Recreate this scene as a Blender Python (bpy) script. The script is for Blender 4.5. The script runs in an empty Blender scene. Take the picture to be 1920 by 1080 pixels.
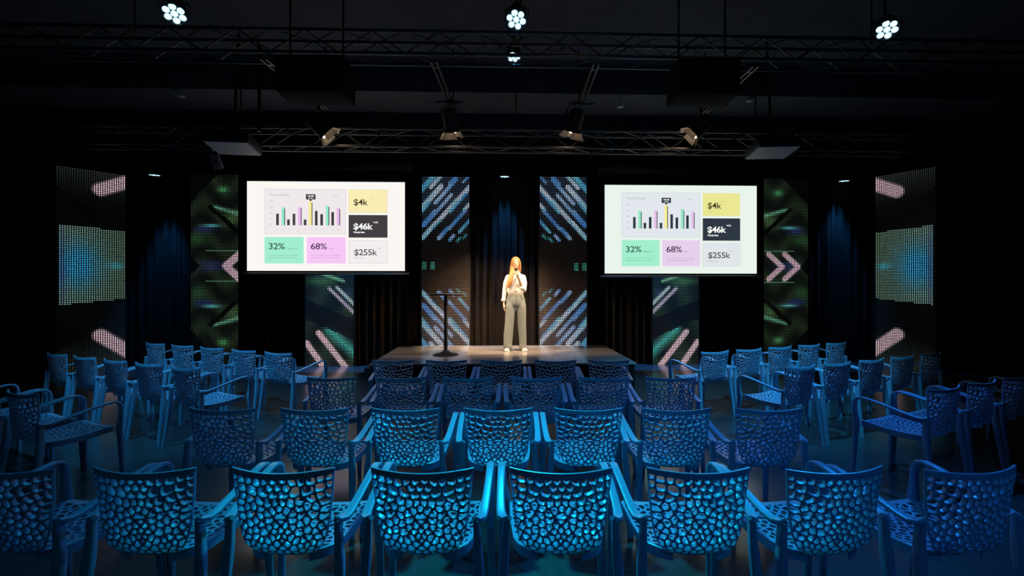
import bpy, bmesh, math, random
from mathutils import Vector, Matrix, Quaternion
from mathutils.geometry import delaunay_2d_cdt
PI = math.pi
sc = bpy.context.scene
C = sc.collection

# ------------------------------------------------------------------ camera, world, exposure
F = 853.0                      # focal length in pixels of the 1920 wide frame
PSI = math.radians(1.75)       # the camera looks 1.75 degrees right of the room's axis
CS, SN = math.cos(PSI), math.sin(PSI)
EYE = 1.6
cam = bpy.data.cameras.new('camera'); co = bpy.data.objects.new('camera', cam); C.objects.link(co)
cam.sensor_width = 36.0; cam.lens = 36.0 * F / 1920.0
cam.clip_start = 0.05; cam.clip_end = 100
co.location = (0, 0, EYE); co.rotation_euler = (PI / 2, 0, -PSI)
sc.camera = co
sc.view_settings.view_transform = 'Standard'; sc.view_settings.look = 'None'
sc.view_settings.exposure = 0.0; sc.view_settings.gamma = 1.0; sc.view_settings.use_curve_mapping = False
w = bpy.data.worlds.new('world'); sc.world = w; w.use_nodes = True
w.node_tree.nodes['Background'].inputs[0].default_value = (0.002, 0.005, 0.010, 1)
w.node_tree.nodes['Background'].inputs[1].default_value = 1.0

# ------------------------------------------------------------------ helpers
def room(xc, yc):
    """from the camera's ground axes (right, forward) to the room's"""
    return (xc * CS + yc * SN, -xc * SN + yc * CS)

def at(px, py, Y):
    """the point of the plane y = Y seen at a place of the photograph"""
    a = (px - 960) / F; b = (540 - py) / F
    dx, dy = a * CS + SN, -a * SN + CS
    t = Y / dy
    return Vector((dx * t, Y, EYE + b * t))

def lin(c):
    return tuple(((v / 255.0) / 12.92 if v / 255.0 <= 0.04045 else ((v / 255.0 + 0.055) / 1.055) ** 2.4) for v in c)

MATS = {}
def mat(name, col, rough=0.5, metal=0.0, noise=0.0, nscale=8.0, bump=0.0, spec=0.5, stretch=None, coat=0.0):
    if name in MATS: return MATS[name]
    m = bpy.data.materials.new(name); m.use_nodes = True; nt = m.node_tree; N = nt.nodes; L = nt.links
    b = N['Principled BSDF']
    b.inputs['Base Color'].default_value = (*col, 1); b.inputs['Roughness'].default_value = rough
    b.inputs['Metallic'].default_value = metal; b.inputs['Specular IOR Level'].default_value = spec
    if coat: b.inputs['Coat Weight'].default_value = coat; b.inputs['Coat Roughness'].default_value = 0.16
    if noise or bump:
        tc = N.new('ShaderNodeTexCoord'); mp = N.new('ShaderNodeMapping'); no = N.new('ShaderNodeTexNoise')
        L.new(tc.outputs['Object'], mp.inputs['Vector']); L.new(mp.outputs[0], no.inputs['Vector'])
        if stretch: mp.inputs['Scale'].default_value = stretch
        no.inputs['Scale'].default_value = nscale; no.inputs['Detail'].default_value = 5
        if noise:
            mx = N.new('ShaderNodeMix'); mx.data_type = 'RGBA'
            mx.inputs[6].default_value = (*[v * (1 - noise) for v in col], 1)
            mx.inputs[7].default_value = (*[min(1, v * (1 + noise)) for v in col], 1)
            L.new(no.outputs['Fac'], mx.inputs[0]); L.new(mx.outputs[2], b.inputs['Base Color'])
        if bump:
            bp = N.new('ShaderNodeBump'); bp.inputs['Strength'].default_value = bump; bp.inputs['Distance'].default_value = 0.01
            L.new(no.outputs['Fac'], bp.inputs['Height']); L.new(bp.outputs[0], b.inputs['Normal'])
    MATS[name] = m; return m

def emit(name, col, strength=1.0):
    if name in MATS: return MATS[name]
    m = bpy.data.materials.new(name); m.use_nodes = True; nt = m.node_tree
    b = nt.nodes['Principled BSDF']; b.inputs['Base Color'].default_value = (0, 0, 0, 1)
    b.inputs['Specular IOR Level'].default_value = 0.0
    b.inputs['Emission Color'].default_value = (*col, 1); b.inputs['Emission Strength'].default_value = strength
    MATS[name] = m; return m

def tag(o, label=None, cat=None, group=None, kind=None):
    if label: o['label'] = label
    if cat: o['category'] = cat
    if group: o['group'] = group
    if kind: o['kind'] = kind
    return o

def empty(name, loc=(0, 0, 0), rot=None):
    o = bpy.data.objects.new(name, None); C.objects.link(o); o.location = loc
    o.empty_display_size = 0.1
    if rot is not None:
        if isinstance(rot, Quaternion): o.rotation_mode = 'QUATERNION'; o.rotation_quaternion = rot
        else: o.rotation_euler = rot
    return o

def link_mesh(name, me, m, parent=None, loc=None):
    o = bpy.data.objects.new(name, me); C.objects.link(o)
    if m is not None: me.materials.append(m)
    if parent is not None: o.parent = parent
    if loc is not None: o.location = loc
    return o

def obj(name, bm, m, parent=None, smooth=None, loc=None):
    me = bpy.data.meshes.new(name)
    bmesh.ops.recalc_face_normals(bm, faces=bm.faces)
    bm.to_mesh(me); bm.free()
    if smooth is not None:
        for p in me.polygons: p.use_smooth = True
        me.set_sharp_from_angle(angle=math.radians(smooth))
    return link_mesh(name, me, m, parent, loc)

def box(bm, c, s, M=None, bev=0.0):
    x, y, z = [v / 2 for v in s]
    r = bmesh.ops.create_cube(bm, size=1.0)
    vs = r['verts']
    T = Matrix.Translation(Vector(c)) if M is None else M
    for v in vs:
        v.co = Vector((v.co.x * 2 * x, v.co.y * 2 * y, v.co.z * 2 * z))
    if bev:
        es = list({e for v in vs for e in v.link_edges})
        g = bmesh.ops.bevel(bm, geom=es, offset=bev, segments=2, affect='EDGES', profile=0.6)
        vs = list({v for f in g['faces'] for v in f.verts} | {v for v in vs if v.is_valid})
        fs = set(f for v in vs for f in v.link_faces); vs = list({v for f in fs for v in f.verts})
    for v in vs: v.co = T @ v.co
    return vs

def basis(t, ref):
    t = t.normalized(); r = Vector(ref)
    s = (r - t * r.dot(t))
    if s.length < 1e-4: s = Vector((1, 0, 0)) - t * t.x
    s.normalize(); return s, t.cross(s)

def sweep(bm, pts, sizes, ref=(1, 0, 0), n=12, power=1.0, cap=True):
    """a section with half-widths (a along ref, b across) carried along points; power < 1 gives rounded rectangles"""
    P = [Vector(p) for p in pts]; rings = []
    for i, p in enumerate(P):
        a = P[max(0, i - 1)]; b = P[min(len(P) - 1, i + 1)]
        s, u = basis(b - a, ref)
        sz = sizes[i] if isinstance(sizes, (list, tuple)) and not isinstance(sizes[0], (int, float)) else (sizes if isinstance(sizes, (list, tuple)) else (sizes, sizes))
        ring = []
        for k in range(n):
            an = 2 * PI * (k + 0.5) / n; c, d = math.cos(an), math.sin(an)
            c = math.copysign(abs(c) ** power, c); d = math.copysign(abs(d) ** power, d)
            ring.append(bm.verts.new(p + s * c * sz[0] + u * d * sz[1]))
        rings.append(ring)
    for i in range(len(rings) - 1):
        for k in range(n):
            bm.faces.new((rings[i][k], rings[i][(k + 1) % n], rings[i + 1][(k + 1) % n], rings[i + 1][k]))
    if cap:
        bm.faces.new(list(reversed(rings[0]))); bm.faces.new(rings[-1])
    return rings

def cyl(bm, p, q, r, r2=None, n=12):
    sweep(bm, [p, q], [(r, r), (r2 if r2 is not None else r,) * 2], ref=(1, 0, 0) if abs((Vector(q) - Vector(p)).normalized().x) < 0.9 else (0, 0, 1), n=n)

def lathe(bm, prof, n=40, c=(0, 0, 0)):
    rings = []
    for r, z in prof:
        rings.append([bm.verts.new((c[0] + r * math.cos(2 * PI * k / n), c[1] + r * math.sin(2 * PI * k / n), c[2] + z)) for k in range(n)])
    for i in range(len(rings) - 1):
        for k in range(n):
            bm.faces.new((rings[i][k], rings[i][(k + 1) % n], rings[i + 1][(k + 1) % n], rings[i + 1][k]))
    bm.faces.new(rings[0]); bm.faces.new(rings[-1])

def ball(bm, c, r, u=16, v=10, R=None):
    g = bmesh.ops.create_uvsphere(bm, u_segments=u, v_segments=v, radius=1.0)
    for q in g['verts']:
        p = Vector((q.co.x * r[0], q.co.y * r[1], q.co.z * r[2]))
        if R is not None: p = R @ p
        q.co = p + Vector(c)

def aim(direction, up='Y'):
    return Vector(direction).normalized().to_track_quat('-Z', up)

def struct(name, bm, m, label, cat, smooth=None):
    o = obj(name, bm, m, None, smooth); tag(o, label, cat, kind='structure'); return o

ORD = ['first', 'second', 'third', 'fourth', 'fifth', 'sixth', 'seventh', 'eighth', 'ninth']

# ------------------------------------------------------------------ materials
M_floor = mat('dark_floor', (0.048, 0.046, 0.048), 0.33, noise=0.35, nscale=3.0, bump=0.05, spec=0.6, coat=0.45)
M_wall = mat('black_wall', (0.010, 0.010, 0.011), 0.8, noise=0.2)
M_ceil = mat('dark_ceiling', (0.060, 0.072, 0.085), 0.85, noise=0.45, nscale=4.0, bump=0.2)
M_curt = mat('black_curtain', (0.021, 0.0165, 0.0145), 0.75, noise=0.15, nscale=20, spec=0.25)
M_stage = mat('stage_board', (0.33, 0.295, 0.27), 0.3, noise=0.4, nscale=2.2, stretch=(0.35, 1.6, 1), bump=0.03, spec=0.8, coat=0.6)
M_skirt = mat('stage_skirt', (0.008, 0.008, 0.009), 0.9, spec=0.1)
M_metal = mat('black_metal', (0.035, 0.036, 0.038), 0.38, metal=0.6)
M_alu = mat('truss_metal', (0.10, 0.10, 0.10), 0.35, metal=0.7)
M_black = mat('black_plastic', (0.012, 0.012, 0.013), 0.5)
M_louvre = mat('led_louvre', (0.30, 0.21, 0.16), 0.5)
M_chair = mat('blue_plastic', (0.29, 0.40, 0.55), 0.30, noise=0.05, nscale=2.0, spec=0.5)
M_silver = mat('silver_bar', (0.45, 0.45, 0.46), 0.3, metal=0.8)
M_proj = mat('projector_shell', (0.32, 0.33, 0.34), 0.5)

# ------------------------------------------------------------------ room shell
XL, XR, YB, YW, ZC = -10.2, 10.6, -3.2, 9.95, 5.5
bm = bmesh.new(); box(bm, ((XL + XR) / 2, (YB + YW) / 2, -0.1), (XR - XL, YW - YB, 0.2)); struct('floor', bm, M_floor, 'dark grey hall floor under the chairs', 'floor')
bm = bmesh.new(); box(bm, ((XL + XR) / 2, (YB + YW) / 2, ZC + 0.1), (XR - XL, YW - YB, 0.2)); struct('ceiling', bm, M_ceil, 'dark unlit hall ceiling above the trusses', 'ceiling')
bm = bmesh.new(); box(bm, ((XL + XR) / 2, YW + 0.1, ZC / 2), (XR - XL + .4, 0.2, ZC)); struct('wall_back', bm, M_ceil, 'dark grey back wall above the black curtains', 'wall')
bm = bmesh.new(); box(bm, ((XL + XR) / 2, YB - 0.1, ZC / 2), (XR - XL + .4, 0.2, ZC)); struct('wall_front', bm, M_wall, 'black wall behind the camera', 'wall')
bm = bmesh.new(); box(bm, (XL - 0.1, (YB + YW) / 2, ZC / 2), (0.2, YW - YB, ZC)); struct('wall_left', bm, M_wall, 'black side wall at the left', 'wall')
bm = bmesh.new(); box(bm, (XR + 0.1, (YB + YW) / 2, ZC / 2), (0.2, YW - YB, ZC)); struct('wall_right', bm, M_wall, 'black side wall at the right', 'wall')
bm = bmesh.new(); box(bm, ((XL + XR) / 2, 8.4, 5.25), (XR - XL - .02, 0.95, 0.5)); struct('trim_1', bm, M_ceil, 'wide dark ceiling beam crossing above the stage', 'beam')
bm = bmesh.new(); box(bm, ((XL + XR) / 2, 3.2, 5.3), (XR - XL - .02, 0.5, 0.4)); struct('trim_2', bm, M_ceil, 'dark ceiling beam nearer the audience', 'beam')

# ------------------------------------------------------------------ lamps
def spot(parent, loc, direction, col, power, angle, blend=0.5, radius=0.05, name='lamp'):
    l = bpy.data.lights.new(name, 'SPOT'); l.energy = power; l.color = col
    l.spot_size = math.radians(angle); l.spot_blend = blend; l.shadow_soft_size = radius
    o = bpy.data.objects.new(name, l); C.objects.link(o)
    if parent is not None: o.parent = parent
    o.location = loc; o.rotation_mode = 'QUATERNION'; o.rotation_quaternion = aim(direction)
    return o

M_lens = emit('cyan_lens', (0.42, 0.80, 1.0), 2.2)
def par_light(loc, target, label, col, power, angle, blend=0.6, top=None, group=None):
    loc = Vector(loc); d = Vector(target) - loc
    root = empty('stage_light', loc, aim(d))
    tag(root, label, 'stage light', group)
    bm = bmesh.new(); lathe(bm, [(0.05, 0.16), (0.085, 0.15), (0.105, 0.06), (0.115, 0.0), (0.115, -0.02), (0.102, -0.02), (0.100, -0.004), (0.02, -0.004)], 28)
    obj('housing', bm, M_black, root, 40)
    for k in range(7):
        a = k * PI / 3 + 0.3; r = 0.0 if k == 6 else 0.068
        bm = bmesh.new(); lathe(bm, [(0.0305, -0.002), (0.0305, -0.010), (0.024, -0.015), (0.010, -0.018)], 16, (r * math.cos(a), r * math.sin(a), 0))
        obj('lens', bm, M_lens, root, 50)
    bm = bmesh.new()
    sweep(bm, [(-0.125, 0, 0.02), (-0.125, 0, 0.17), (-0.09, 0, 0.215), (0.09, 0, 0.215), (0.125, 0, 0.17), (0.125, 0, 0.02)], [(0.018, 0.004)] * 6, ref=(0, 1, 0), n=4)
    obj('yoke', bm, M_metal, root)
    if power: spot(root, (0, 0, -0.04), (0, 0, -1), col, power, angle, blend, 0.09)
    if top is not None:      # the drop rod up to what carries it
        bm = bmesh.new(); q = aim(d).inverted()
        s = q @ Vector((0, 0, top - loc.z))
        cyl(bm, (0, 0, 0.215), Vector((0, 0, 0.215)) + s * 1.0, 0.014, n=8); obj('hanger', bm, M_metal, root)
    return root

CY = (0.005, 0.74, 1.0); BL = (0.01, 0.27, 1.0); TE = (0.01, 0.46, 0.90)
def par_px(px, py, Y, target, label, col, power, angle, top, blend=0.6):
    return par_light(at(px, py, Y), target, label, col, power, angle, blend, top, 'seven-lens stage lights')
par_px(327, 25, 4.5, (-1.9, 2.6, 0.5), 'glowing seven-lens stage light at the top left of the hall', TE, 115, 90, 4.62)
par_px(968, 36, 4.6, (0.0, 2.3, 0.6), 'glowing seven-lens stage light high above the middle of the audience', CY, 760, 46, 4.62, 0.85)
par_px(1663, 55, 4.7, (2.4, 2.1, 0.4), 'glowing seven-lens stage light at the top right of the hall', BL, 520, 76, 4.62)
par_px(963, 106, 6.9, (0.0, 5.4, 0.2), 'small stage light seen edge-on behind the front truss', BL, 190, 95, ZC)
for px, py, Y, nm, pw in ((290, 327, 9.2, 'small stage light above the left corner curtain', 900), (618, 329, 9.2, 'small stage light hidden behind the left projection screen', 130), (1265, 333, 9.2, 'small stage light hidden behind the right projection screen', 130), (946, 330, 9.36, 'small stage light above the curtain behind the speaker', 864),
                      (1583, 338, 9.36, 'small stage light above the curtain right of the green led column', 800), (1861, 293, 8.3, 'small stage light by the far right wall', 500)):
    p = at(px, py, Y)
    par_px(px, py, Y, (p.x, p.y + 0.10, 2.6) if pw != 130 else (p.x, 8.95, 0), nm, (0.03, 0.30, 0.95), pw * 0.45 if pw != 130 else 1500, 44 if pw != 130 else 40, ZC)
# unseen lights, added out of view to brighten the side blocks and chair backs
par_light((-3.7, 4.1, 5.05), (-3.7, 5.9, 0.4), 'added unseen stage light over the left block of chairs', (0.04, 0.50, 1.0), 780, 48, 0.7, ZC, 'seven-lens stage lights')
par_light((3.1, 4.1, 5.05), (3.3, 6.0, 0.4), 'added unseen stage light over the right block of chairs', (0.04, 0.52, 1.0), 1150, 48, 0.7, ZC, 'seven-lens stage lights')
par_light((-1.6, -1.6, 4.3), (-0.9, 3.0, 0.6), 'added unseen stage light behind the camera at the left', TE, 22, 85, 0.8, ZC, 'seven-lens stage lights')
par_light((2.4, -1.6, 4.3), (1.9, 1.7, 0.6), 'added unseen stage light behind the camera at the right', BL, 95, 48, 0.8, ZC, 'seven-lens stage lights')

bm = bmesh.new(); cyl(bm, (-6.5, 4.62, 4.66), (6.8, 4.62, 4.66), 0.03)
rail = obj('lighting_bar', bm, M_metal, None, 40); tag(rail, 'black lighting bar carrying the three large stage lights', 'lighting bar')
for x in (-5, 0.6, 5.4):
    bm = bmesh.new(); cyl(bm, (x, 4.62, 4.66), (x, 4.62, ZC), 0.015); obj('hanger', bm, M_metal, rail, 40)

M_warm = emit('warm_lens', (1.0, 0.72, 0.42), 14.0)
SCF = 1.15
M_door = mat('barn_door_metal', (0.42, 0.40, 0.38), 0.5, metal=0.3)
def fresnel(loc, target, label, power, col=(1.0, 0.70, 0.42), angle=37, top=4.5):
    loc = Vector(loc); d = Vector(target) - loc; q = aim(d)
    root = empty('theatre_spotlight', loc, q); root.scale = (SCF,) * 3; tag(root, label, 'spotlight', 'theatre spotlights with barn doors')
    bm = bmesh.new(); lathe(bm, [(0.05, 0.30), (0.095, 0.28), (0.105, 0.24), (0.105, 0.03), (0.12, 0.02), (0.12, -0.01), (0.085, -0.01)], 24); obj('housing', bm, M_black, root, 40)
    bm = bmesh.new(); lathe(bm, [(0.083, -0.006), (0.07, -0.02), (0.02, -0.03)], 24); obj('lens', bm, M_warm, root, 60)
    for k in range(4):
        a = k * PI / 2
        bm = bmesh.new(); n = 2
        w1, w2 = (0.075, 0.115) if k % 2 == 0 else (0.075, 0.10)
        R = Matrix.Rotation(a, 4, 'Z')
        vs = [R @ Vector(v) for v in ((-w1, 0.10, -0.01), (w1, 0.10, -0.01), (w2, 0.150, -0.095), (-w2, 0.150, -0.095))]
        vv = [bm.verts.new(v) for v in vs]; bm.faces.new(vv)
        bmesh.ops.solidify(bm, geom=bm.faces[:], thickness=0.003)
        obj('barn_door', bm, M_door, root)
    # yoke, hanging vertically
    up = q.inverted() @ Vector((0, 0, 1)); side = Vector((1, 0, 0)); c = Vector((0, 0, 0.13))
    bm = bmesh.new(); h = (top - loc.z) / SCF - 0.06
    sweep(bm, [c + side * 0.13, c + side * 0.13 + up * 0.16, c + side * 0.08 + up * 0.21, c - side * 0.08 + up * 0.21, c - side * 0.13 + up * 0.16, c - side * 0.13], [(0.016, 0.004)] * 6, ref=tuple(up.cross(side)), n=4)
    obj('yoke', bm, M_metal, root)
    bm = bmesh.new(); cyl(bm, c + up * 0.21, c + up * max(0.24, h), 0.02, n=10); obj('clamp', bm, M_metal, root, 40)
    spot(root, (0, 0, -0.05), (0, 0, -1), col, power, angle, 0.5, 0.06)
    return root
fresnel(at(612, 250, 7.25), (0.05, 8.6, 1.35), 'black spotlight with bright barn doors, leftmost of four over the stage', 850)
fresnel(at(846, 246, 7.25), (-0.5, 8.7, 1.0), 'black spotlight with glowing edge hanging above the bar table', 800)
fresnel(at(1074, 246, 7.25), (0.5, 8.7, 1.0), 'black spotlight with glowing edge hanging right of the speaker', 800)
fresnel(at(1300, 250, 7.35), (0.1, 8.6, 1.35), 'black spotlight with bright barn doors, rightmost of four over the stage', 850)
fresnel((1.3, 3.9, 4.5), (0.05, 8.35, 1.5), 'added unseen spotlight above the audience, aimed at the speaker', 950, (1.0, 0.74, 0.48), 27, ZC)  # unseen key light, added above the frame to light the speaker from the front

# ------------------------------------------------------------------ trusses
def truss(y, z, x0, x1, label, s=0.29, step=0.42):
    root = empty('lighting_truss', (0, y, z)); tag(root, label, 'truss')
    for dy in (0, s):
        for dz in (0, s):
            bm = bmesh.new(); cyl(bm, (x0, dy, dz), (x1, dy, dz), 0.024, n=12); obj('chord', bm, M_alu, root, 40)
    bm = bmesh.new(); n = int((x1 - x0) / step)
    for i in range(n):
        a = x0 + (x1 - x0) * i / n; b = x0 + (x1 - x0) * (i + 1) / n
        for dy in (0, s):
            cyl(bm, (a, dy, 0 if i % 2 else s), (b, dy, s if i % 2 else 0), 0.009, n=6)
        for dz in (0, s):
            cyl(bm, (a, 0 if i % 2 else s, dz), (b, s if i % 2 else 0, dz), 0.009, n=6)
    obj('lattice', bm, M_alu, root, 40)
    for x in (x0 * 0.62, 0.3, x1 * 0.62):
        bm = bmesh.new(); cyl(bm, (x, s / 2, s), (x, s / 2, ZC - z), 0.012, n=8); obj('hanger', bm, M_metal, root, 40)
    return root
truss(5.90, 4.62, -7.6, 8.2, 'long black box truss crossing the hall nearest the audience')
truss(7.62, 3.96, -6.95, 7.2, 'black box truss behind the spotlights above the stage')
for i, (a, b, lb) in enumerate((((500, 118), (610, 215), 'thin black pipe running back to the leftmost spotlight'), ((815, 118), (850, 215), 'thin black pipe running back above the bar table'),
                            ((1115, 124), (1085, 215), 'thin black pipe running back right of the middle'), ((1410, 132), (1322, 215), 'thin black pipe running back to the rightmost spotlight'))):
    p = at(a[0], a[1], 6.0); q = at(b[0], b[1], 7.45); z = 4.53
    bm = bmesh.new()
    for dx in (-0.035, 0.035): cyl(bm, (p.x + dx, 5.9, z), (q.x + dx, 7.5, z - 0.02), 0.016, n=10)
    box(bm, (p.x + (q.x - p.x) * 0.79, 7.14, z - 0.03), (0.42, 0.05, 0.03))
    for t in (0.1, 0.5, 0.93): box(bm, (p.x + (q.x - p.x) * t, 5.9 + 1.6 * t, z - 0.02 * t), (0.10, 0.03, 0.02))
    o = obj('support_pipe', bm, M_alu, None, 40); tag(o, lb, 'pipe', 'pipes joining the trusses')
    bm = bmesh.new(); cyl(bm, (q.x, 7.45, z - 0.02), (q.x, 7.45, ZC), 0.012, n=8); obj('hanger', bm, M_metal, o, 40)
for x, lb in ((-4.15, 'thin vertical black pole crossing the trusses at the left'),):
    p = at(483, 200, 7.4)
    bm = bmesh.new(); cyl(bm, (p.x, 7.45, 4.12), (p.x, 7.45, ZC), 0.028, n=12); o = obj('drop_pole', bm, M_metal, None, 40); tag(o, lb, 'pole')
# the ducts and trays in the top corner
for (xa, r, lb) in ((-2.62, 0.11, 'round grey ceiling duct at the upper left'), (-1.92, 0.05, 'thin grey ceiling conduit right of the round duct'), (-1.74, 0.05, 'thinnest grey ceiling conduit nearest the middle')):
    bm = bmesh.new(); cyl(bm, (xa, YB + .02, ZC - r - 0.01), (xa, 2.9 if r < .1 else 2.93, ZC - r - 0.01), r, n=20); o = obj('ceiling_duct', bm, M_ceil, None, 40); tag(o, lb, 'duct')
def hung_speaker(px, py, Y, size, tilt, label, top, group=None, m=None):
    p = at(px, py, Y); root = empty('hanging_speaker', p, (tilt, 0, 0)); tag(root, label, 'speaker', group)
    bm = bmesh.new(); box(bm, (0, 0, 0), size, bev=0.015); obj('cabinet', bm, m or M_skirt, root, 40)
    bm = bmesh.new(); box(bm, (0, size[1] / 2 + 0.004, 0), (size[0] * 0.9, 0.008, size[2] * 0.9)); obj('grille', bm, M_metal, root)
    R = Matrix.Rotation(-tilt, 3, 'X')
    for s in (-1, 1):
        bm = bmesh.new(); cyl(bm, (s * size[0] * 0.4, 0, size[2] * 0.4), Vector((s * size[0] * 0.4, 0, size[2] * .4)) + R @ Vector((0, 0, top - p.z - size[2] * .4)), 0.012, n=8)
        obj('hanger', bm, M_metal, root, 40)
hung_speaker(594, 152, 5.5, (0.78, 0.45, 0.42), 0.0, 'large black loudspeaker hanging left of centre under the ceiling', ZC, 'large hanging loudspeakers')
hung_speaker(1316, 157, 5.5, (0.72, 0.45, 0.42), 0.0, 'large black loudspeaker hanging right of centre under the ceiling', ZC, 'large hanging loudspeakers')
p = at(406, 303, 8.0)
root = empty('wall_speaker', p, (0.5, -0.25, 0.3)); tag(root, 'small dark box speaker hanging tilted under the left projector', 'speaker')
bm = bmesh.new(); box(bm, (0, 0, 0), (0.13, 0.12, 0.25), bev=0.008); obj('cabinet', bm, mat('grey_box', (0.12, 0.12, 0.12), 0.6), root, 40)
bm = bmesh.new(); lathe(bm, [(0.03, -0.004), (0.036, 0.0), (0.026, 0.004)], 20); o = obj('speaker_cone', bm, M_black, root, 40, (0, -0.063, 0.01)); o.rotation_euler = (PI / 2, 0, 0)
bm = bmesh.new(); cyl(bm, (0, 0, 0.12), (0.05, -0.15, 0.36), 0.012, n=8); obj('bracket', bm, M_metal, root, 40)

def projector(px, py, Y, label, s):
    p = at(px, py, Y); root = empty('video_projector', p, (-0.10, 0, s * 0.10)); tag(root, label, 'projector', 'ceiling projectors')
    bm = bmesh.new(); box(bm, (0, 0, 0.085), (0.62, 0.50, 0.15), bev=0.02); obj('housing', bm, M_black, root, 40)
    bm = bmesh.new(); box(bm, (0, 0, 0.004), (0.60, 0.48, 0.012), bev=0.004); obj('bottom_plate', bm, M_proj, root)
    bm = bmesh.new(); lathe(bm, [(0.05, 0), (0.055, 0.09), (0.035, 0.095)], 20); o = obj('lens', bm, M_black, root, 40, (0.16 * s, 0.25, 0.09)); o.rotation_euler = (-PI / 2, 0, 0)
    bm = bmesh.new()
    for k in range(4): box(bm, (0.315 * -s, -0.16 + 0.07 * k, 0.09), (0.012, 0.03, 0.09))
    obj('vent', bm, emit('projector_glow', (0.02, 0.45, 0.75), 0.35), root)
    bm = bmesh.new(); box(bm, (0, 0, 0.19), (0.34, 0.34, 0.07), bev=0.01); box(bm, (0, 0, 0.27), (0.14, 0.14, 0.12), bev=0.01); cyl(bm, (0, 0, 0.3), (0, 0, ZC - p.z), 0.022, n=12); obj('ceiling_mount', bm, M_metal, root, 40)
    return root
projector(437, 279, 6.9, 'ceiling projector with grey underside at the left, above the small tilted speaker', 1)
projector(1448, 287, 6.9, 'ceiling projector with grey underside at the right, by the rightmost spotlight', -1)
for px, py, Y, lb in ((340, 181, 8.0, 'small ceiling detector on the beam at the upper left'), (1163, 201, 8.0, 'small ceiling detector on the beam right of centre'), (1405, 190, 8.0, 'small ceiling detector on the beam at the upper right')):
    p = at(px, py, Y)
    bm = bmesh.new(); lathe(bm, [(0.01, 5.0 - p.z), (0.01, 0.02), (0.055, 0.015), (0.06, 0.0), (0.03, -0.015)], 16); o = obj('smoke_detector', bm, M_proj, None, 40, p); tag(o, lb, 'detector', 'ceiling detectors')

# ------------------------------------------------------------------ curtains
def curtain(x0, x1, y, z1, label, a=0.045, per=0.17, p0=None, p1=None, seed=0):
    rnd = random.Random(seed); bm = bmesh.new()
    A = Vector((x0, y, 0)) if p0 is None else Vector((*p0, 0)); B = Vector((x1, y, 0)) if p1 is None else Vector((*p1, 0))
    L = (B - A).length; t = (B - A).normalized(); nrm = Vector((t.y, -t.x, 0)); n = int(L / 0.02); ph = rnd.random() * 6
    w = [rnd.uniform(0.7, 1.3) for _ in range(8)]; rows = []
    for j in range(7):
        z = 0.012 + (z1 - 0.012) * j / 6; row = []
        for i in range(n + 1):
            s = L * i / n
            q = math.sin(2 * PI * s / per + ph + 0.8 * math.sin(s * 2.1 * w[0])) * (0.75 + 0.25 * math.sin(s * 3.7 * w[1] + j * 0.15)) + 0.35 * math.sin(2 * PI * s / (per * 0.43) + 1.3 * w[2] + j * .1)
            row.append(bm.verts.new(A + t * s + nrm * (q * a) + Vector((0, 0, z))))
        rows.append(row)
    for j in range(6):
        for i in range(n): bm.faces.new((rows[j][i], rows[j][i + 1], rows[j + 1][i + 1], rows[j + 1][i]))
    bmesh.ops.solidify(bm, geom=bm.faces[:], thickness=0.006)
    o = obj('stage_curtain', bm, M_curt, None, 80); tag(o, label, 'curtain', 'black pleated curtains')
    return o
YL = 9.39                                     # plane of the LED columns
def xr(px, Y=YL): return at(px, 540, Y).x
cols = [(358, 447), (573, 663), (791, 880), (1012, 1100), (1224, 1310), (1432, 1515)]
edges = [-7.75] + [xr(v) for c in cols for v in c] + [8.1]
cl = ['black pleated curtain between the left corner led column and the green one', 'black pleated curtain behind the left projection screen, left part', 'black pleated curtain between the left screen and the stage column',
      'black pleated curtain behind the standing speaker', 'black pleated curtain between the stage column and the right screen', 'black pleated curtain behind the right projection screen, right part', 'black pleated curtain between the right green led column and the corner one']
for i in range(7):
    curtain(edges[2 * i] - 0.03, edges[2 * i + 1] + 0.03, 9.62, 3.91, cl[i], seed=i)
# black border above the LED columns
bm = bmesh.new(); box(bm, (0.2, 9.62, 4.30), (15.9, 0.16, 0.75)); tag(obj('curtain_pelmet', bm, M_skirt, None), 'black cloth border running above the led columns', 'border')

# ------------------------------------------------------------------ LED columns
def led_mat():
    m = bpy.data.materials.new('led_dots'); m.use_nodes = True; nt = m.node_tree; b = nt.nodes['Principled BSDF']
    b.inputs['Base Color'].default_value = (0.01, 0.01, 0.01, 1); b.inputs['Roughness'].default_value = 0.5
    a = nt.nodes.new('ShaderNodeAttribute'); a.attribute_name = 'dot_colour'
    nt.links.new(a.outputs['Color'], b.inputs['Emission Color']); b.inputs['Emission Strength'].default_value = 1.0
    return m
M_led = led_mat(); LEDH = 3.92; LED_GAIN = 3.1
def mixc(c, d, t):
    t = max(0, min(1, t)); return tuple(a + (b - a) * t for a, b in zip(c, d))
def seg(X, Y, x0, y0, x1, y1):
    dx, dy = x1 - x0, y1 - y0; t = max(0, min(1, ((X - x0) * dx + (Y - y0) * dy) / (dx * dx + dy * dy)))
    return math.hypot(X - x0 - t * dx, Y - y0 - t * dy)
def gl(X, Y, cx, cy, rx, ry): return math.exp(-((X - cx) / rx) ** 2 - ((Y - cy) / ry) ** 2)
def hsh(i, j, k=0):
    r = math.sin(i * 127.1 + j * 311.7 + k * 74.7) * 43758.5453; return r - math.floor(r)
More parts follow.
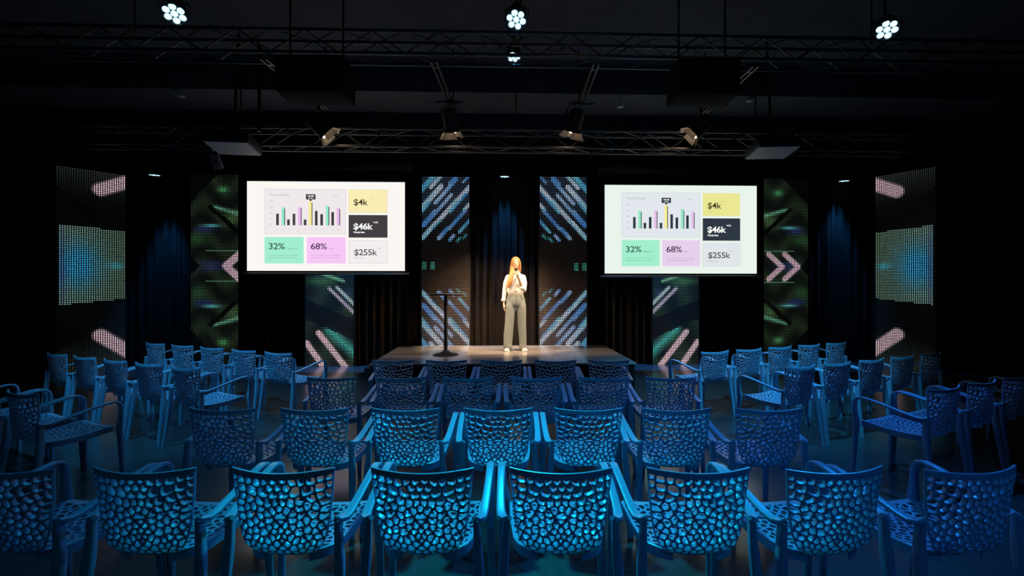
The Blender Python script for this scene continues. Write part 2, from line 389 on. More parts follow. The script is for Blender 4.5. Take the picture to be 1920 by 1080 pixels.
# coordinates: X 0..89 across, Y 0..360 down, the left hand copy of each mirrored pair
rs = random.Random(11)
STR = []
for (d, x, y, l, wd, c) in (
    # top half: up to the right;  (centre x, y), length, half width, colour kind
    (1, 8, 18, 60, 6.5, 1), (1, 30, 8, 40, 5, 0), (1, 60, 6, 26, 4, 2), (1, 14, 46, 66, 6.5, 0), (1, 45, 30, 60, 5, 2), (1, 79, 34, 34, 6, 0), (1, 30, 66, 78, 4.5, 2), (1, 48, 67, 52, 5.5, 0),
    (1, 10, 84, 44, 4.5, 2), (1, 68, 52, 46, 4, 1), (1, 84, 60, 14, 4.5, 0), (1, 14, 104, 40, 5.5, 0), (1, 66, 84, 46, 4.5, 2), (1, 80, 96, 30, 4.0, 1), (1, 40, 110, 24, 5, 2), (1, 56, 118, 12, 4, 2), (1, 28, 92, 26, 3, 1), (1, 4, 64, 30, 4, 1), (1, 84, 6, 20, 3, 2), (1, 68, 122, 8, 3, 3), (1, 80, 116, 8, 3, 3)):
    STR.append((d, x, y, l, wd, c))
def col_stage(X, Y):
    kinds = [(205, 215, 240), (95, 185, 210), (60, 130, 205), (40, 120, 110)]
    best = (16, 22, 32); bv = 0
    Yt = Y if Y < 178 else 336 - Y + 4       # the picture repeats upside down below
    if 136 < Yt:
        v = 0
        for cx in (4, 21): v = max(v, 1.0 if abs(X - cx) < 4.5 and abs(Y - 172) < 7.5 else 0)
        v = max(v, 0.35 if abs(X - 36) < 2 and abs(Y - 172) < 5 else 0)
        if v: return mixc((6, 8, 8), (55, 135, 120), v * (0.6 + 0.4 * hsh(int(X), int(Y))))
        return (5, 6, 6)
    for d, x, y, l, wd, c in STR:
        ax, ay = l / 2 * 0.66, -l / 2 * 0.75
        dd = seg(X, Yt, x - ax, y - ay, x + ax, y + ay)
        wd_ = wd * 0.82
        if dd < wd_ + 1:
            t = max(0, min(1, (wd_ + 1 - dd) / 2.5))
            cc = kinds[c]; e = (X - x + ax) / (2 * ax)
            cc = mixc(cc, kinds[(c + 1) % 3], 0.35 + 0.3 * math.sin(e * 3 + x))
            if t >= bv: bv = t; best = mixc((18, 28, 42), cc, t)
    if bv == 0:
        fade = max(0, min(1, (118 - Yt) / 60.0)); best = mixc((6, 8, 9), (34, 44, 58), fade)
    return best
def col_lower(X, Y):
    if Y < 150: return (10, 16, 10)
    g = 0.5 + 0.5 * math.sin(X * 0.10 + Y * 0.05); c = mixc((16, 22, 19), (38, 54, 38), g)
    c = mixc(c, (70, 130, 75), 0.8 * gl(X, Y, 28, 200, 26, 8)); c = mixc(c, (60, 90, 160), .6 * gl(X, Y, 75, 225, 10, 12))
    c = mixc(c, (80, 200, 190), .9 * max(0, 1 - seg(X, Y, 44, 292, 96, 340) / 16))
    for x0, y0, x1, y1, wd, cc in ((2, 316, 30, 356, 5.5, (250, 205, 215)), (24, 297, 74, 361, 5.5, (250, 205, 215)), (44, 214, 92, 262, 3.2, (200, 190, 215)), (58, 212, 92, 246, 3.2, (190, 215, 220)), (30, 186, 70, 200, 3, (120, 190, 150))):
        d = seg(X, Y, x0, y0, x1, y1); c = mixc(c, cc, (wd + 1.5 - d) / 3)
    if seg(X, Y, -10, 248, 100, 296) < 17: c = mixc(c, (7, 9, 8), 0.85)
    return c
def col_green(X, Y, two=False):
    n = 0.5 + 0.5 * math.sin(Y * 0.11 + 2 * math.sin(X * 0.07)) ; c = mixc((18, 24, 20), (42, 56, 38), n)
    Ys = Y if Y < 172 else 344 - Y
    c = mixc(c, (56, 100, 58), 0.8 * gl(X, Ys, 12, 122, 16, 12)); c = mixc(c, (50, 60, 150), 0.7 * gl(X, Ys, 25, 104, 18, 6)); c = mixc(c, (60, 70, 150), 0.6 * gl(X, Ys, 40, 168, 26, 6))
    c = mixc(c, (90, 190, 120), 0.9 * gl(X, Ys, 60, 30, 9, 6)); c = mixc(c, (130, 215, 180), 0.9 * max(0, 1 - seg(X, Ys, 44, 62, 92, 76) / (2 + X * 0.06)))
    c = mixc(c, (110, 215, 225), 1.0 * gl(X, Ys, 38, 97, 17, 3.0)); c = mixc(c, (120, 170, 110), 0.5 * gl(X, Ys, 78, 85, 16, 12))
    c = mixc(c, (100, 160, 130), 0.7 * (1 if abs(Ys - 143) < 1.6 and X > 28 else 0))
    if seg(X, Ys, 36, 62, 92, 112) < 4: c = mixc(c, (5, 6, 6), 0.9)
    if X + Ys * 0.98 < 52: c = (5, 7, 6)
    if X + abs(Y - 172) * 0.9 < 16: c = (4, 6, 8)
    if two:
        for ax in (20, 52):
            d = min(seg(X, Y, ax, 172, ax + 27, 148), seg(X, Y, ax, 172, ax + 27, 196)); c = mixc(c, (245, 205, 220), (6.5 - d) / 2.5)
    else:
        d = min(seg(X, Y, 66, 172, 92, 150), seg(X, Y, 66, 172, 92, 196)); c = mixc(c, (245, 205, 220), (8.5 - d) / 2.5)
    return c
def col_corner(X, Y):
    u = X / 89.0; v = Y / 360.0; c = (4, 5, 5)
    if v < 0.215 - 0.0 * u and (v < 0.10 + 0.13 * min(1, u * 1.3)): c = mixc((58, 66, 62), (8, 10, 10), v * 5.5 + 0.25 * (1 - u))
    if v > 0.80 - 0.05 * u and (v > 0.90 - 0.14 * min(1, u * 1.3)): c = mixc((58, 66, 62), (8, 10, 10), (1 - v) * 5 + 0.25 * (1 - u))
    d = min(seg(u, v * 3.7, 0.62, 0.36, 1.05, 0.14), 9); c = mixc(c, (250, 210, 222), (0.145 - d) / 0.05)
    d = seg(u, v * 3.7, 0.62, 3.07, 1.05, 3.42); c = mixc(c, (250, 210, 222), (0.145 - d) / 0.05)
    lo, hi = 0.284 + 0.014 * u, 0.676 - 0.028 * u
    if lo < v < hi and u > 0.04:
        c = mixc((120, 150, 135), (95, 120, 100), u)
        c = mixc(c, (60, 165, 215), 1.0 * math.exp(-((u - 0.30) / 0.32) ** 2 - ((v - 0.48) / 0.11) ** 2) * 1.2)
        c = mixc(c, (90, 210, 235), 0.9 * gl(u, v, 0.85, 0.478, 0.12, 0.018)); c = mixc(c, (60, 60, 150), 0.4 * gl(u, v, 0.08, 0.5, 0.05, 0.2))
    return c
def led_column(p0, p1, fn, mirror, label, glow=1.0):
    """p0 -> p1: ground points of its left and right edge as the audience sees them"""
    A = Vector((*p0, 0)); B = Vector((*p1, 0)); W = (B - A).length; t = (B - A).normalized(); ang = math.atan2(t.y, t.x)
    root = empty('led_column', A, (0, 0, ang)); tag(root, label, 'led screen')
    nx = 29; pit = W / nx; nz = int(LEDH / pit)
    bm = bmesh.new(); box(bm, (W / 2, 0.055, LEDH / 2), (W, 0.05, LEDH)); obj('back_panel', bm, M_black, root)
    verts, faces = [], []
    for j in range(nz):
        z0 = (j + 0.5) * pit - 0.0055; z1 = z0 + 0.011
        i = len(verts); verts += [(0, 0.0, z0), (W, 0.0, z0), (W, 0.0, z1), (0, 0.0, z1), (0, 0.022, z0), (W, 0.022, z0), (W, 0.022, z1), (0, 0.022, z1)]
        faces += [(i, i + 1, i + 2, i + 3), (i + 3, i + 2, i + 6, i + 7), (i, i + 4, i + 5, i + 1), (i, i + 3, i + 7, i + 4), (i + 1, i + 5, i + 6, i + 2)]
    me = bpy.data.meshes.new('louvre'); me.from_pydata(verts, [], faces); link_mesh('louvre', me, M_louvre, root)
    verts, faces, colr = [], [], []; h = pit * 0.235
    for j in range(nz):
        for k in range(nx):
            cx = (k + 0.5) * pit; cz = (j + 0.5) * pit
            X = (k + 0.5) / nx * 89; Y = 360 * (1 - (cz / LEDH))
            if mirror: X = 89 - X
            c = fn(X, Y); jit = 0.86 + 0.28 * hsh(k, j)
            l = [LED_GAIN * glow * jit * v for v in lin(c)]
            q = 1.0; i = len(verts); verts += [(cx - h, -0.003, cz - h * q), (cx + h, -0.003, cz - h * q), (cx + h, -0.003, cz + h * q), (cx - h, -0.003, cz + h * q)]
            faces.append((i, i + 1, i + 2, i + 3)); colr += [l[0], l[1], l[2], 1.0] * 4
    me = bpy.data.meshes.new('light_dots'); me.from_pydata(verts, [], faces)
    at_ = me.color_attributes.new('dot_colour', 'FLOAT_COLOR', 'CORNER'); at_.data.foreach_set('color', colr)
    link_mesh('light_dots', me, M_led, root)
    bm = bmesh.new()
    for x in (-0.012, W + 0.012): box(bm, (x, 0.035, LEDH / 2), (0.02, 0.09, LEDH))
    box(bm, (W / 2, 0.035, LEDH + 0.012), (W + 0.04, 0.09, 0.02)); obj('frame', bm, M_black, root)
fns = [col_green, col_lower, col_stage, col_stage, col_lower, lambda X, Y: col_green(X, Y, True)]
lls = ['led column with green dots and a single pink arrow left of the left screen', 'led column mostly hidden behind the left projection screen', 'led column with blue diagonal streaks left of the standing speaker',
       'led column with blue diagonal streaks right of the standing speaker', 'led column mostly hidden behind the right projection screen', 'led column with green dots and two pink arrows right of the right screen']
for i, (a, b) in enumerate(cols):
    led_column((xr(a), YL), (xr(b), YL), fns[i], i >= 3, lls[i], (0.66, 0.85, 0.85, 0.85, 0.85, 0.66)[i])
led_column(room(-8.52, 8.5), room(-7.86, 9.25), col_corner, False, 'angled led column in the left corner with a blue square glow', 0.55)
led_column(room(7.55, 9.45), room(8.07, 8.67), col_corner, True, 'angled led column in the right corner with a blue square glow', 0.55)
a = Vector(room(-8.58, 8.5)); curtain(0, 0, 0, 4.3, 'black pleated curtain along the left side beyond the corner led column', p0=(XL + .1, 4.0), p1=(a.x, a.y + .1), seed=21)
a = Vector(room(8.13, 8.67)); curtain(0, 0, 0, 4.3, 'black pleated curtain along the right side beyond the corner led column', p0=(a.x, a.y + .1), p1=(XR - .1, 4.2), seed=22)

# ------------------------------------------------------------------ projection screens
def glyphs(name, s, x, y, size, m, parent, bold=0.0, align='LEFT', depth=0.0, scale_x=1.0, space=1.0):
    cu = bpy.data.curves.new('t', 'FONT'); cu.body = s; cu.size = size; cu.offset = bold; cu.align_x = align; cu.resolution_u = 3; cu.space_character = space
    o = bpy.data.objects.new('t', cu); C.objects.link(o)
    me = bpy.data.meshes.new_from_object(o.evaluated_get(bpy.context.evaluated_depsgraph_get()))
    bpy.data.objects.remove(o); bpy.data.curves.remove(cu)
    for v in me.vertices: v.co = Vector((x + v.co.x * scale_x, depth, y + v.co.y))
    me.materials.clear(); me.name = name
    return link_mesh(name, me, m, parent)
def quad(bm, x0, z0, x1, z1, y):
    vs = [bm.verts.new(v) for v in ((x0, y, z0), (x1, y, z0), (x1, y, z1), (x0, y, z1))]; bm.faces.new(vs)
def screen(tl, br, Y, tint, label, white, dark, greyc):
    p = at(tl[0], tl[1], Y); q = at(br[0], br[1], Y); W = q.x - p.x; H = p.z - q.z
    c = Vector(((p.x + q.x) / 2, Y, (p.z + q.z) / 2)); root = empty('projection_screen', c); tag(root, label, 'projection screen')
    k = 'left' if c.x < 0 else 'right'
    def E(nm, col):
        return emit('slide_%s_%s' % (nm, k), tuple(a * b for a, b in zip(lin(col), tint)), 1.0)
    SX = W / 1522.0; SZ = H / 857.0
    fx = lambda v: (v - 118) * SX - W / 2
    fz = lambda v: H / 2 - (v - 98) * SZ
    bm = bmesh.new(); box(bm, (0, 0.006, 0), (W, 0.006, H)); obj('projected_picture', bm, E('white', white), root)
    bm = bmesh.new(); box(bm, (0, 0.014, 0.1), (W + 0.17, 0.008, H + 0.34)); obj('black_border', bm, M_skirt, root)
    bm = bmesh.new(); cyl(bm, (-W / 2 - 0.085, 0, -H / 2 - 0.055), (W / 2 + 0.085, 0, -H / 2 - 0.055), 0.019, n=12); obj('bottom_bar', bm, M_silver, root, 40)
    bm = bmesh.new(); box(bm, (0, 0.02, H / 2 + 0.30), (W + 0.25, 0.12, 0.12), bev=0.02); obj('roller_case', bm, M_black, root, 40)
    for s in (-1, 1):
        bm = bmesh.new(); cyl(bm, (s * W * 0.42, 0.02, H / 2 + 0.36), (s * W * 0.42, 0.02, ZC - c.z if Y < 7.9 or Y > 8.9 else 5.0 - c.z), 0.01, n=8)
        obj('hanger', bm, M_metal, root, 40)
    D = E('ink', dark); G = E('grey_ink', greyc); Wm = E('paper', (252, 250, 250))
    def card(nm, x0, y0, x1, y1, col, edge):
        bm = bmesh.new(); quad(bm, fx(x0), fz(y1), fx(x1), fz(y0), -0.0005); o = obj('slide_card', bm, E(nm + '_edge', edge), root)
        bm = bmesh.new(); quad(bm, fx(x0 + 5), fz(y1 - 5), fx(x1 - 5), fz(y0 + 5), -0.0010); obj('card_face', bm, E(nm, col), o); return o
    T = lambda s, x, y, cap, m, par, bold=0.0, al='LEFT', sx=1.0, sp=1.0: glyphs('lettering', s, fx(x), fz(y), cap * SZ / 0.70, m, par, bold, al, -0.002, sx, sp)
    c1 = card('chart', 285, 170, 1070, 605, (240, 233, 236) if k == 'left' else (228, 232, 240), (226, 216, 218) if k == 'left' else (208, 214, 222))
    c2 = card('yellow', 1095, 172, 1470, 395, (251, 238, 180) if k == 'left' else (236, 232, 148), (232, 222, 168))
    c3 = card('black', 1095, 417, 1472, 635, dark, dark)
    c4 = card('pale', 1095, 660, 1475, 885, (244, 239, 239) if k == 'left' else (226, 230, 238), (222, 216, 216))
    c5 = card('green', 285, 630, 662, 885, (163, 238, 208), (172, 240, 212))
    c6 = card('pink', 690, 630, 1068, 885, (247, 200, 246) if k == 'left' else (232, 208, 240), (249, 208, 248))
    T('Project Timeline', 335, 236, 20, G, c1, sp=0.97)
    for i, s in enumerate(('$40k', '$30k', '$20k', '$10k', '$0')): T(s, 336, 295 + i * 56, 11, G, c1)
    for i, s in enumerate('Jan Feb Mar Apr May Jun Jul Aug Sep Oct Nov Dec'.split()): T(s, 411 + i * 53, 562, 9, G, c1, al='CENTER')
    T('Annually', 940, 236, 10, G, c1)
    cg, cp, cy_ = (150, 232, 200), (232, 190, 236), (248, 236, 150)
    for x, y, col in ((398, 408, None), (450, 345, cg), (503, 463, None), (556, 408, None), (608, 340, cp), (663, 463, None), (712, 288, cy_), (770, 380, None), (822, 410, None), (875, 328, cg), (928, 390, None), (980, 348, cp)):
        bm = bmesh.new(); quad(bm, fx(x), fz(519), fx(x + 26), fz(y), -0.003)
        if col is None: obj('chart_bar', bm, D, c1)
        else:
            o = obj('chart_bar', bm, E('bar%d%d' % (col[0], col[1]), col), c1)
            bm = bmesh.new(); quad(bm, fx(x + 8), fz(519), fx(x + 34), fz(y + 13), -0.002); o.name = 'chart_bar'; s_ = obj('bar_shadow', bm, D, c1)
    bm = bmesh.new(); quad(bm, fx(683), fz(271), fx(776), fz(220), -0.003)
    vs = [bm.verts.new(v) for v in ((fx(712), -0.003, fz(271)), (fx(729), -0.003, fz(289)), (fx(746), -0.003, fz(271)))]; bm.faces.new(vs)
    tp = obj('tooltip', bm, D, c1); tt = T('+8.4%', 729, 247, 17, Wm, c1, 0.0015, 'CENTER'); tt.location.y = -0.003
    tt = T('Increase', 729, 264, 9, Wm, c1, 0.001, 'CENTER'); tt.location.y = -0.003
    T('$4k', 1140, 322, 58, E('brown_ink', (66, 58, 34)), c2, 0.002, sx=1.12, sp=.94); T('+7.4%', 1285, 262, 13, E('yellow_ink', (200, 188, 140)), c2); T('Today', 1142, 358, 13, E('yellow_ink', (200, 188, 140)), c2)
    T('$46k', 1140, 555, 57, Wm, c3, 0.0045, sx=1.12, sp=.96); T('+7.4%', 1332, 494, 13, Wm, c3, 0.002); T('Weekly Sales', 1142, 590, 14, Wm, c3, 0.002)
    T('$255k', 1145, 804, 57, E('mid_ink', (84, 80, 82)), c4, 0.002, sx=1.12, sp=.94); T('+7.4%', 1365, 745, 13, G, c4); T('Monthly Sales', 1146, 838, 13, G, c4)
    T('32%', 322, 748, 58, E('green_ink', (44, 82, 74)), c5, 0.0015, sx=1.17, sp=.95); gi = E('green_small', (98, 150, 134)); T('Engagement', 500, 748, 14, gi, c5)
    T('Lorem ipsum dolor sit amet, consectetur', 322, 811, 9.5, gi, c5, sx=1.28); T('adipiscing elit, sed do eiusmod tempor.', 322, 833, 9.5, gi, c5, sx=1.28)
    T('68%', 727, 748, 58, E('pink_ink', (78, 46, 82)), c6, 0.0015, sx=1.17, sp=.95); pi_ = E('pink_small', (168, 118, 168)); T('Reach', 906, 748, 14, pi_, c6)
    T('Lorem ipsum dolor sit amet, consectetur', 730, 811, 9.5, pi_, c6, sx=1.28); T('adipiscing elit, sed do eiusmod tempor.', 730, 833, 9.5, pi_, c6, sx=1.28)
screen((463, 339.5), (759, 508), 8.95, (1, 1, 1), 'projection screen showing the sales slide, left of the stage', (251, 247, 243), (66, 62, 66), (176, 166, 170))
screen((1134, 346.5), (1419, 513), 8.95, (0.98, 1, 0.97), 'projection screen showing the sales slide, right of the stage', (235, 244, 239), (46, 56, 68), (166, 172, 182))

# ------------------------------------------------------------------ stage
HS = 0.45
fl = at(692, 682, 1); 
SF, SB = 6.93, 9.10
sx0, sx1 = -1.95, 2.13
stage = empty('stage_platform', ((sx0 + sx1) / 2, SF, 0)); tag(stage, 'low stage platform with grey board top and black skirt', 'stage')
WS = sx1 - sx0; DS = SB - SF
bm = bmesh.new(); box(bm, (0, DS / 2, HS - 0.0125), (WS, DS, 0.025), bev=0.003); obj('stage_top', bm, M_stage, stage)
bm = bmesh.new(); box(bm, (0, DS / 2, (HS - 0.026) / 2), (WS - 0.05, DS - 0.05, HS - 0.026)); obj('stage_skirt', bm, M_skirt, stage)
bm = bmesh.new(); box(bm, (sx0 - 0.19, 8.35, 0.10), (0.36, 0.8, 0.20), bev=0.004); tag(obj('stage_step', bm, mat('step_board', (0.03, 0.03, 0.032), 0.5), None, 40), 'low black step at the left side of the stage', 'step')

# bar table on the stage
tp = at(837, 664, 7.95); tb = empty('bar_table', (tp.x, 7.85, HS)); tag(tb, 'black round high bar table standing on the stage', 'table')
bm = bmesh.new(); lathe(bm, [(0.215, 0), (0.22, 0.008), (0.20, 0.018), (0.10, 0.040), (0.045, 0.075), (0.03, 0.10)], 48); obj('base', bm, M_metal, tb, 40)
bm = bmesh.new(); cyl(bm, (0, 0, 0.09), (0, 0, 1.03), 0.03, n=24); obj('column', bm, M_metal, tb, 40)
bm = bmesh.new(); lathe(bm, [(0.27, 1.03), (0.29, 1.035), (0.30, 1.045), (0.298, 1.055), (0.28, 1.057)], 56); obj('tabletop', bm, mat('table_top', (0.05, 0.04, 0.035), 0.5), tb, 40)

# ------------------------------------------------------------------ chairs
HT = 0.405
def back_w(s):
    k = [(0.0, 0.085), (0.012, 0.118), (0.035, 0.148), (0.07, 0.170), (0.12, 0.188), (0.2, 0.202), (0.3, 0.213), (HT, 0.223)]
    for (a, x), (b, y) in zip(k, k[1:]):
        if s <= b: return x + (y - x) * (s - a) / (b - a)
    return k[-1][1]
_prof = []
y_, z_ = -0.185, 0.425
for i in range(0, 101):
    s = HT * i / 100; al = math.radians(28 + (82 - 28) * min(1, (s / 0.10)) ** 0.8)
    _prof.append((y_, z_, al)); y_ -= math.cos(al) * HT / 100; z_ += math.sin(al) * HT / 100
def back_pt(u, s, off=0.0):
    f = max(0, s / HT * 100); ex = max(0.0, s - HT); f = min(99.999, f); i = int(f); g = f - i; j = min(100, i + 1)
    y = _prof[i][0] * (1 - g) + _prof[j][0] * g; z = _prof[i][1] * (1 - g) + _prof[j][1] * g; al = _prof[i][2]
    cv = 0.05 * min(1, 0.35 + s / HT); q = u / 0.223
    sl = 2 * cv * q / 0.223
    n = Vector((-sl, 1.0, math.cos(al) * 1.0)); n = Vector((-sl, math.sin(al), math.cos(al))).normalized()
    rise = 0.012 * q * q * max(0.0, (s / HT)) + 0.03 * q * q * max(0, 1 - s / 0.12)
    return Vector((u, y + cv * q * q, z + rise + ex)) + n * off
def seat_w(t):
    k = [(0, 0.10), (0.02, 0.15), (0.05, 0.185), (0.10, 0.205), (0.25, 0.222), (0.40, 0.228), (0.43, 0.222), (0.445, 0.205)]
    for (a, x), (b, y) in zip(k, k[1:]):
        if t <= b: return x + (y - x) * (t - a) / (b - a)
    return k[-1][1]
def seat_pt(u, t, off=0.0):
    y = -0.195 + t
    z = 0.432 - 0.012 * math.sin(PI * min(1, t / 0.40)) + 0.014 * (t / 0.445) + 0.012 * (u / 0.22) ** 2 - 0.35 * max(0, t - 0.40) ** 1.3
    return Vector((u, y, z + off))
def clip(poly, nx, ny, d):
    """keep nx x + ny y <= d"""
    out = []; n = len(poly)
    for i in range(n):
        a = poly[i]; b = poly[(i + 1) % n]; da = nx * a[0] + ny * a[1] - d; db = nx * b[0] + ny * b[1] - d
        if da <= 0: out.append(a)
        if (da < 0 < db) or (db < 0 < da):
            t = da / (da - db); out.append((a[0] + (b[0] - a[0]) * t, a[1] + (b[1] - a[1]) * t))
    return out
def chaikin(poly, r=0.27):
    out = []
    for i in range(len(poly)):
        a = poly[i]; b = poly[(i + 1) % len(poly)]
        out.append((a[0] + (b[0] - a[0]) * r, a[1] + (b[1] - a[1]) * r)); out.append((a[0] + (b[0] - a[0]) * (1 - r), a[1] + (b[1] - a[1]) * (1 - r)))
    return out
def area(p): return 0.5 * sum(p[i][0] * p[(i + 1) % len(p)][1] - p[(i + 1) % len(p)][0] * p[i][1] for i in range(len(p)))
def lattice(outline, inset, sites, half, fn, thick, name, m):
    """one perforated shell: cells of the sites become rounded holes"""
    holes = []
    if area(outline) < 0: outline = outline[::-1]
    for i, s in enumerate(sites):
        poly = inset[:]
        if area(poly) < 0: poly = poly[::-1]
        for j, t in enumerate(sites):
            if i == j: continue
            dx, dy = t[0] - s[0], t[1] - s[1]; L = math.hypot(dx, dy)
            if L > 0.14 or L < 1e-6: continue
            nx, ny = dx / L, dy / L; mx, my = (s[0] + t[0]) / 2, (s[1] + t[1]) / 2
            poly = clip(poly, nx, ny, nx * mx + ny * my - half)
            if len(poly) < 3: break
        if len(poly) < 3 or abs(area(poly)) < 0.00009: continue
        q = [poly[0]]
        for v in poly[1:]:
            if math.hypot(v[0] - q[-1][0], v[1] - q[-1][1]) > 0.0025: q.append(v)
        if len(q) < 3: continue
        holes.append(chaikin(q, 0.21))
    loops = [outline] + holes
    flat = [v for l in loops for v in l]
    es, own, k = [], [], 0
    for li, l in enumerate(loops):
        es += [(k + i, k + (i + 1) % len(l)) for i in range(len(l))]; own += [li] * len(l); k += len(l)
    vo, _, fo, ov, _, _ = delaunay_2d_cdt([Vector(v) for v in flat], es, [], 0, 1e-6)
    def inside(x, y):
        c = False; n = len(outline)
        for i in range(n):
            (x0, y0), (x1, y1) = outline[i], outline[(i + 1) % n]
            if (y0 > y) != (y1 > y) and x < (x1 - x0) * (y - y0) / (y1 - y0) + x0: c = not c
        return c
    tris = []
    for f in fo:
        ids = [ov[i][0] if ov[i] else None for i in f]
        if None in ids: continue
        lo_ = {own[i] for i in ids}
        if len(lo_) == 1 and 0 not in lo_: continue
        if lo_ == {0} and not inside(sum(flat[i][0] for i in ids) / 3, sum(flat[i][1] for i in ids) / 3): continue
        tris.append(ids)
    bm = bmesh.new(); N = len(flat)
    lo, hi, mid = [], [], []
    for li, l in enumerate(loops):
        cx = sum(v[0] for v in l) / len(l); cy = sum(v[1] for v in l) / len(l); k = 1.006 if li == 0 else 0.90
        for v in l:
            tk = thick / 2 * (0.38 if li == 0 else 1.0)
            lo.append(bm.verts.new(fn(v[0], v[1], -tk))); hi.append(bm.verts.new(fn(v[0], v[1], tk)))
            mid.append(bm.verts.new(fn(cx + (v[0] - cx) * k, cy + (v[1] - cy) * k, 0)))
    for t in tris:
        a, b, c = t
        if a == b or b == c or a == c: continue
        for arr in (hi, lo):
            try: bm.faces.new((arr[a], arr[b], arr[c]))
            except ValueError: pass
    o = 0
    for l in loops:
        n = len(l)
        for k in range(n):
            a, b = o + k, o + (k + 1) % n
            bm.faces.new((hi[a], hi[b], mid[b], mid[a])); bm.faces.new((mid[a], mid[b], lo[b], lo[a]))
        o += n
    bmesh.ops.remove_doubles(bm, verts=bm.verts, dist=0.00001)
    return bm
def mirror_sites(rows, rnd, jx, jy):
    s = []
    for (v, wd, n, sh) in rows:
        stp = wd / n
        for k in range(n):
            u = (k + 0.5 + sh) * stp
            if u < 0.008: u = 0.0
            p = (u + rnd.uniform(-jx, jx) * (1 if u > 0.03 else 0.3), v + rnd.uniform(-jy, jy))
            s.append(p)
            if u > 0: s.append((-p[0], p[1] + (rnd.uniform(-0.004, 0.004) if u > .04 else 0)))
    return s
rnd = random.Random(4)
def scatter(wfn, v0, v1, rfn, tries, start, ay=1.0):
    """mirrored random sites, no two nearer than the spacing at their height"""
    S = list(start)
    for _ in range(tries):
        v = rnd.uniform(v0, v1); u = rnd.uniform(0, wfn(v) - 0.006); rr = rfn(v)
        if u < rr * 0.30: u = rr * 0.42 if rnd.random() < .6 else 0.0
        if 0 < u < rr * 0.42: u = rr * 0.42
        if all(math.hypot(u - a, (v - b) * ay) > rr * (0.80 if a * u <= 0 and abs(a) < .02 and abs(u) < .02 else 1) for a, b in S):
            S.append((u, v))
            if u > 0: S.append((-u, v))
    return S
top = []
for k in range(6):
    u = 0.019 + 0.0375 * k
    if u < 0.222: top += [(u, HT - 0.022 - 0.006 * (k % 2)), (-u, HT - 0.022 - 0.006 * ((k + 1) % 2))]
sites = scatter(back_w, 0.006, HT - 0.045, lambda v: 0.0235 + 0.0120 * v / HT, 9000, top, 1.0)
ss = [0.0, 0.006, 0.014, 0.025] + [0.04 + 0.0203 * i for i in range(19)]
ss = [s for s in ss if s < HT] + [HT]
out = [(back_w(s), s) for s in ss] + [(x, HT + 0.004 * (1 - (x / 0.223) ** 2)) for x in [0.223 - 0.0223 * i for i in range(1, 20)]] + [(-back_w(s), s) for s in reversed(ss)] + [(x, 0.0 - 0.004) for x in (-0.05, 0.0, 0.05)]
ins = [(max(0.05, back_w(s) - (0.0062 if s > 0.03 else 0.005)), min(HT - 0.007, s + (0.007 if s < 0.01 else 0))) for s in ss[:-1]] + [(-max(0.05, back_w(s) - (0.0062 if s > 0.03 else 0.005)), min(HT - 0.007, s + (0.007 if s < 0.01 else 0))) for s in reversed(ss[:-1])]
back_bm = lattice(out, ins, sites, 0.0031, back_pt, 0.022, 'backrest', M_chair)
sites = scatter(seat_w, 0.012, 0.428, lambda v: 0.036, 6000, [], 1.35)
ts = [0, 0.01, 0.02, 0.035] + [0.05 + 0.025 * i for i in range(15)] + [0.43, 0.438, 0.445]
out = [(seat_w(t), t) for t in ts] + [(x, 0.449 - 0.1 * x * x) for x in (0.15, 0.1, 0.05, 0, -0.05, -0.1, -0.15)] + [(-seat_w(t), t) for t in reversed(ts)] + [(x, -0.003) for x in (-0.05, 0, 0.05)]
ins = [(seat_w(t) - 0.013, min(0.425, t + (0.008 if t < .01 else 0))) for t in ts if t < 0.43] + [(-(seat_w(t) - 0.013), min(0.425, t + (0.008 if t < .01 else 0))) for t in reversed([t for t in ts if t < 0.43])]
seat_bm = lattice(out, ins, sites, 0.0058, seat_pt, 0.009, 'seat', M_chair)

